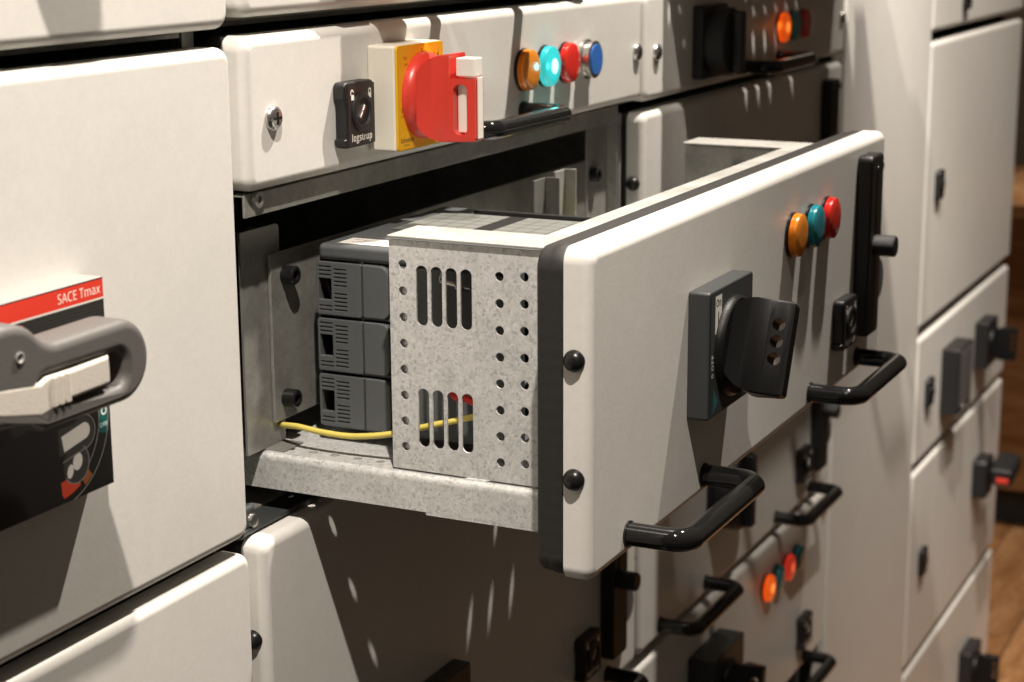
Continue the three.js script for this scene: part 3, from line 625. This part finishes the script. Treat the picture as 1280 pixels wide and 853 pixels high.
    const labTex = canvasTex(256, 128, (c, w, h) => { c.fillStyle = '#dedbd2'; c.fillRect(0, 0, w, h); c.fillStyle = '#1c1b19'; c.beginPath(); c.ellipse(64, 60, 34, 22, 0, 0, 7); c.fill(); c.fillStyle = '#dedbd2'; c.fillRect(50, 50, 30, 10); c.fillStyle = '#333'; for (let i = 0; i < 5; i++) c.fillRect(130, 24 + i * 17, 60 + (i * 37) % 50, 6); });
    const lab = new THREE.PlaneGeometry(0.052, 0.018); lab.rotateX(-Math.PI / 2); lab.rotateY(Math.PI / 2);
    part(dev, 'label_sticker', lab, new THREE.MeshStandardMaterial({ map: labTex, roughness: 0.5 }), [bx + 0.0165, tp, -0.170]);
    const gridTex = canvasTex(512, 256, (c, w, h) => {
      c.fillStyle = '#787a76'; c.fillRect(0, 0, w, h); c.strokeStyle = '#3a3c3a'; c.lineWidth = 3;
      for (let i = 1; i < 9; i++) { c.beginPath(); c.moveTo(i * w / 9, 14); c.lineTo(i * w / 9, h - 14); c.stroke(); }
      for (let i = 1; i < 6; i++) { c.beginPath(); c.moveTo(14, i * h / 6); c.lineTo(w - 14, i * h / 6); c.stroke(); }
      c.fillStyle = '#1d1e1d'; c.fillRect(w * 0.44, 0, w * 0.12, h);
    });
    const gp = new THREE.PlaneGeometry(0.105, 0.070); gp.rotateX(-Math.PI / 2); gp.rotateY(Math.PI / 2);
    part(dev, 'rating_label', gp, new THREE.MeshStandardMaterial({ map: gridTex, roughness: 0.45 }), [bx + 0.095, tp + 0.0003, -0.138]);
    part(dev, 'cover_rib', boxAt(bx + 0.1335, bx + 0.1375, tp - 0.001, tp + 0.0025, -0.172, -0.084, 0.0006), M.black);
  }
  // wiring
  part(D, 'yellow_wire', tube([[0.105, 0.0395, -0.262], [0.076, 0.0415, -0.242], [0.059, 0.0445, -0.2245], [0.0515, 0.0472, -0.2085], [0.050, 0.0463, -0.1921], [0.050, 0.0459, -0.1761], [0.050, 0.0472, -0.1628], [0.050, 0.0504, -0.1460], [0.050, 0.0559, -0.1278], [0.050, 0.0596, -0.1161], [0.050, 0.0634, -0.1034], [0.0525, 0.0662, -0.0935], [0.060, 0.067, -0.0895], [0.075, 0.062, -0.0915], [0.10, 0.055, -0.10]], 0.0018, 90, 10), M.wireYellow);
  part(D, 'red_wire', tube([[0.075, 0.079, -0.122], [0.064, 0.0748, -0.1130], [0.058, 0.0744, -0.1070], [0.058, 0.0744, -0.1024], [0.0590, 0.0717, -0.0940], [0.066, 0.0695, -0.0915], [0.090, 0.064, -0.098]], 0.0021, 70, 10), M.wireRed);
  part(D, 'contact_spring', tube([[0.068, 0.1465, -0.1165], [0.059, 0.1440, -0.1150], [0.057, 0.1405, -0.1160], [0.057, 0.1395, -0.1140], [0.057, 0.1385, -0.1070], [0.058, 0.1365, -0.1055], [0.066, 0.134, -0.103]], 0.0012, 40, 8), M.steel);
  capBolt(D, x1 - 0.031, 0.1455, -0.099, 0.0048, 0.004, 'rivet').rotation.y = -Math.PI / 2;
}
// a like drawer stands open above the shaded modules, just over the top edge of the picture
{
  const U = drawerModule('open white drawer above the picture that shades the right column', C3.x, -0.0520, 0.2, C3.w, 0.1751, 'withdrawable drawers', { noPlugs: true });
  drawerBody(U, C3.w, 0.1751, false);
}
drawerModule('closed white drawer in the shade directly right of the open compartment', C3.x, -0.3360, 0, C3.w, 0.1785, 'withdrawable drawers', { dress: (d) => { rotarySwitch(d, 0.135, 0.055, 0.0745, 0.0132, 0.45, 0.05, 0.06); } });
drawerModule('tall white drawer in the dark shadow below the open drawer', C2.x, -0.6280, 0, C2.w, 0.2850, 'withdrawable drawers', { plugs: [0.3, 0.79], dress: (d) => { rotarySwitch(d, 0.155, 0.060, 0.070, 0.0132, 0.7, 0.050, 0.056); } });
drawerModule('tall white drawer with a large black knob below the closed drawer', C3.x, -0.6280, 0, C3.w, 0.2850, 'withdrawable drawers', { dress: (d) => { roundKnob(d, 0.164, 0.066, 0.066, 0.039); } });
drawerModule('white drawer at the bottom with two glowing pilot lamps and black rotary switch', C3.x, -0.8260, 0, C3.w, 0.1890, 'withdrawable drawers', {
  noLatch: true, lockX: 0.462,
  dress: (d) => {
    rotarySwitch(d, 0.122, 0.066, 0.085, 0.026, 0.2, 0.06, 0.055);
    pilot(d, 'amber', 0.3495, 0.143, AMBER_LIT, { c: [1, 0.25, 0.03], i: 0.0001 }); pilot(d, 'teal', 0.3825, 0.143); pilot(d, 'red', 0.418, 0.143, RED_LIT); pilot(d, 'teal', 0.4515, 0.143);
  },
});
drawerModule('white drawer at the bottom edge below the tall shadowed drawer', C2.x, -0.8260, 0, C2.w, 0.1890, 'withdrawable drawers', {});

// ---------------------------------------------------------------- column 4 and 5
{
  const p = thing('cable_compartment', 'tall plain white door between the drawer columns and the far doors', 'cabinet door', [1.9655, -1.24, 0], 'plain doors of the right cabinets');
  front(p, 2.3575 - 1.9655, 1.9, 0.006, 0.003);
}
function farDoor(label, y0, y1, dress) {
  const d = thing('switch_compartment', label, 'cabinet door', [2.364, y0, 0], 'doors of the far right column');
  front(d, 2.955 - 2.364, y1 - y0, 0.006, 0.006);
  dress?.(d);
}
function keyLatch(d, x, y) {
  const p = part(d, 'key_latch', slab(rrShape(0.030, 0.040, 0.006), 0, 0.007, 0.002), M.black, [x, y, 0]);
  part(p, 'key_barrel', lathe([[0, 0.006], [0.010, 0.006], [0.010, 0.0085], [0.007, 0.0095], [0, 0.0085]], 0.015, 0.020), M.gloss);
}
farDoor('white far door at the top right corner', -0.150, 0.12, (d) => keyLatch(d, 0.16, 0.02));
farDoor('tall white far door with a small black key latch near the top right', -0.5385, -0.1640, (d) => keyLatch(d, 0.046, 0.165));
farDoor('low white far door carrying two square black switches', -0.7285, -0.5530, (d) => {
  keyLatch(d, 0.044, 0.072);
  const b = part(d, 'meter_housing', slab(rrShape(0.084, 0.094, 0.002), 0, 0.026, 0.0015), M.black, [0.138, 0.040, 0]);
  part(b, 'meter_glass', slab(rrShape(0.070, 0.080, 0.002, 0.009, 0.009), 0.0255, 0.027, 0.0004), M.discGrey);
  part(b, 'meter_key', boxAt(0.02, 0.032, 0.004, 0.012, 0.0265, 0.030, 0.001), M.steel);
  rotarySwitch(d, 0.352, 0.058, 0.070, 0.020, 0.1, 0.056, 0.050, false, M.black);
});
farDoor('white far door with a black lever tipped red at the lower right', -1.0205, -0.7400, (d) => {
  keyLatch(d, 0.052, 0.118);
  const b = part(d, 'lever_base', slab(rrShape(0.055, 0.062, 0.008), 0, 0.022, 0.003), M.black, [0.385, 0.135, 0]);
  const g = boxAt(-0.012, 0.060, -0.014, 0.014, 0.022, 0.058, 0.006); g.rotateZ(0.15); g.translate(0.03, 0.034, 0);
  part(b, 'lever', g, M.black);
  part(b, 'red_tip', boxAt(0.0135, 0.0162, 0.026, 0.034, 0.034, 0.053, 0.0012), M.red);
});
farDoor('lowest white far door with a black rotary switch at the bottom right', -1.24, -1.0320, (d) => {
  keyLatch(d, 0.052, 0.1);
  rotarySwitch(d, 0.360, 0.035, 0.074, 0.020, 0.1, 0.056, 0.052, false, M.black);
});

renderer.render(scene, camera);
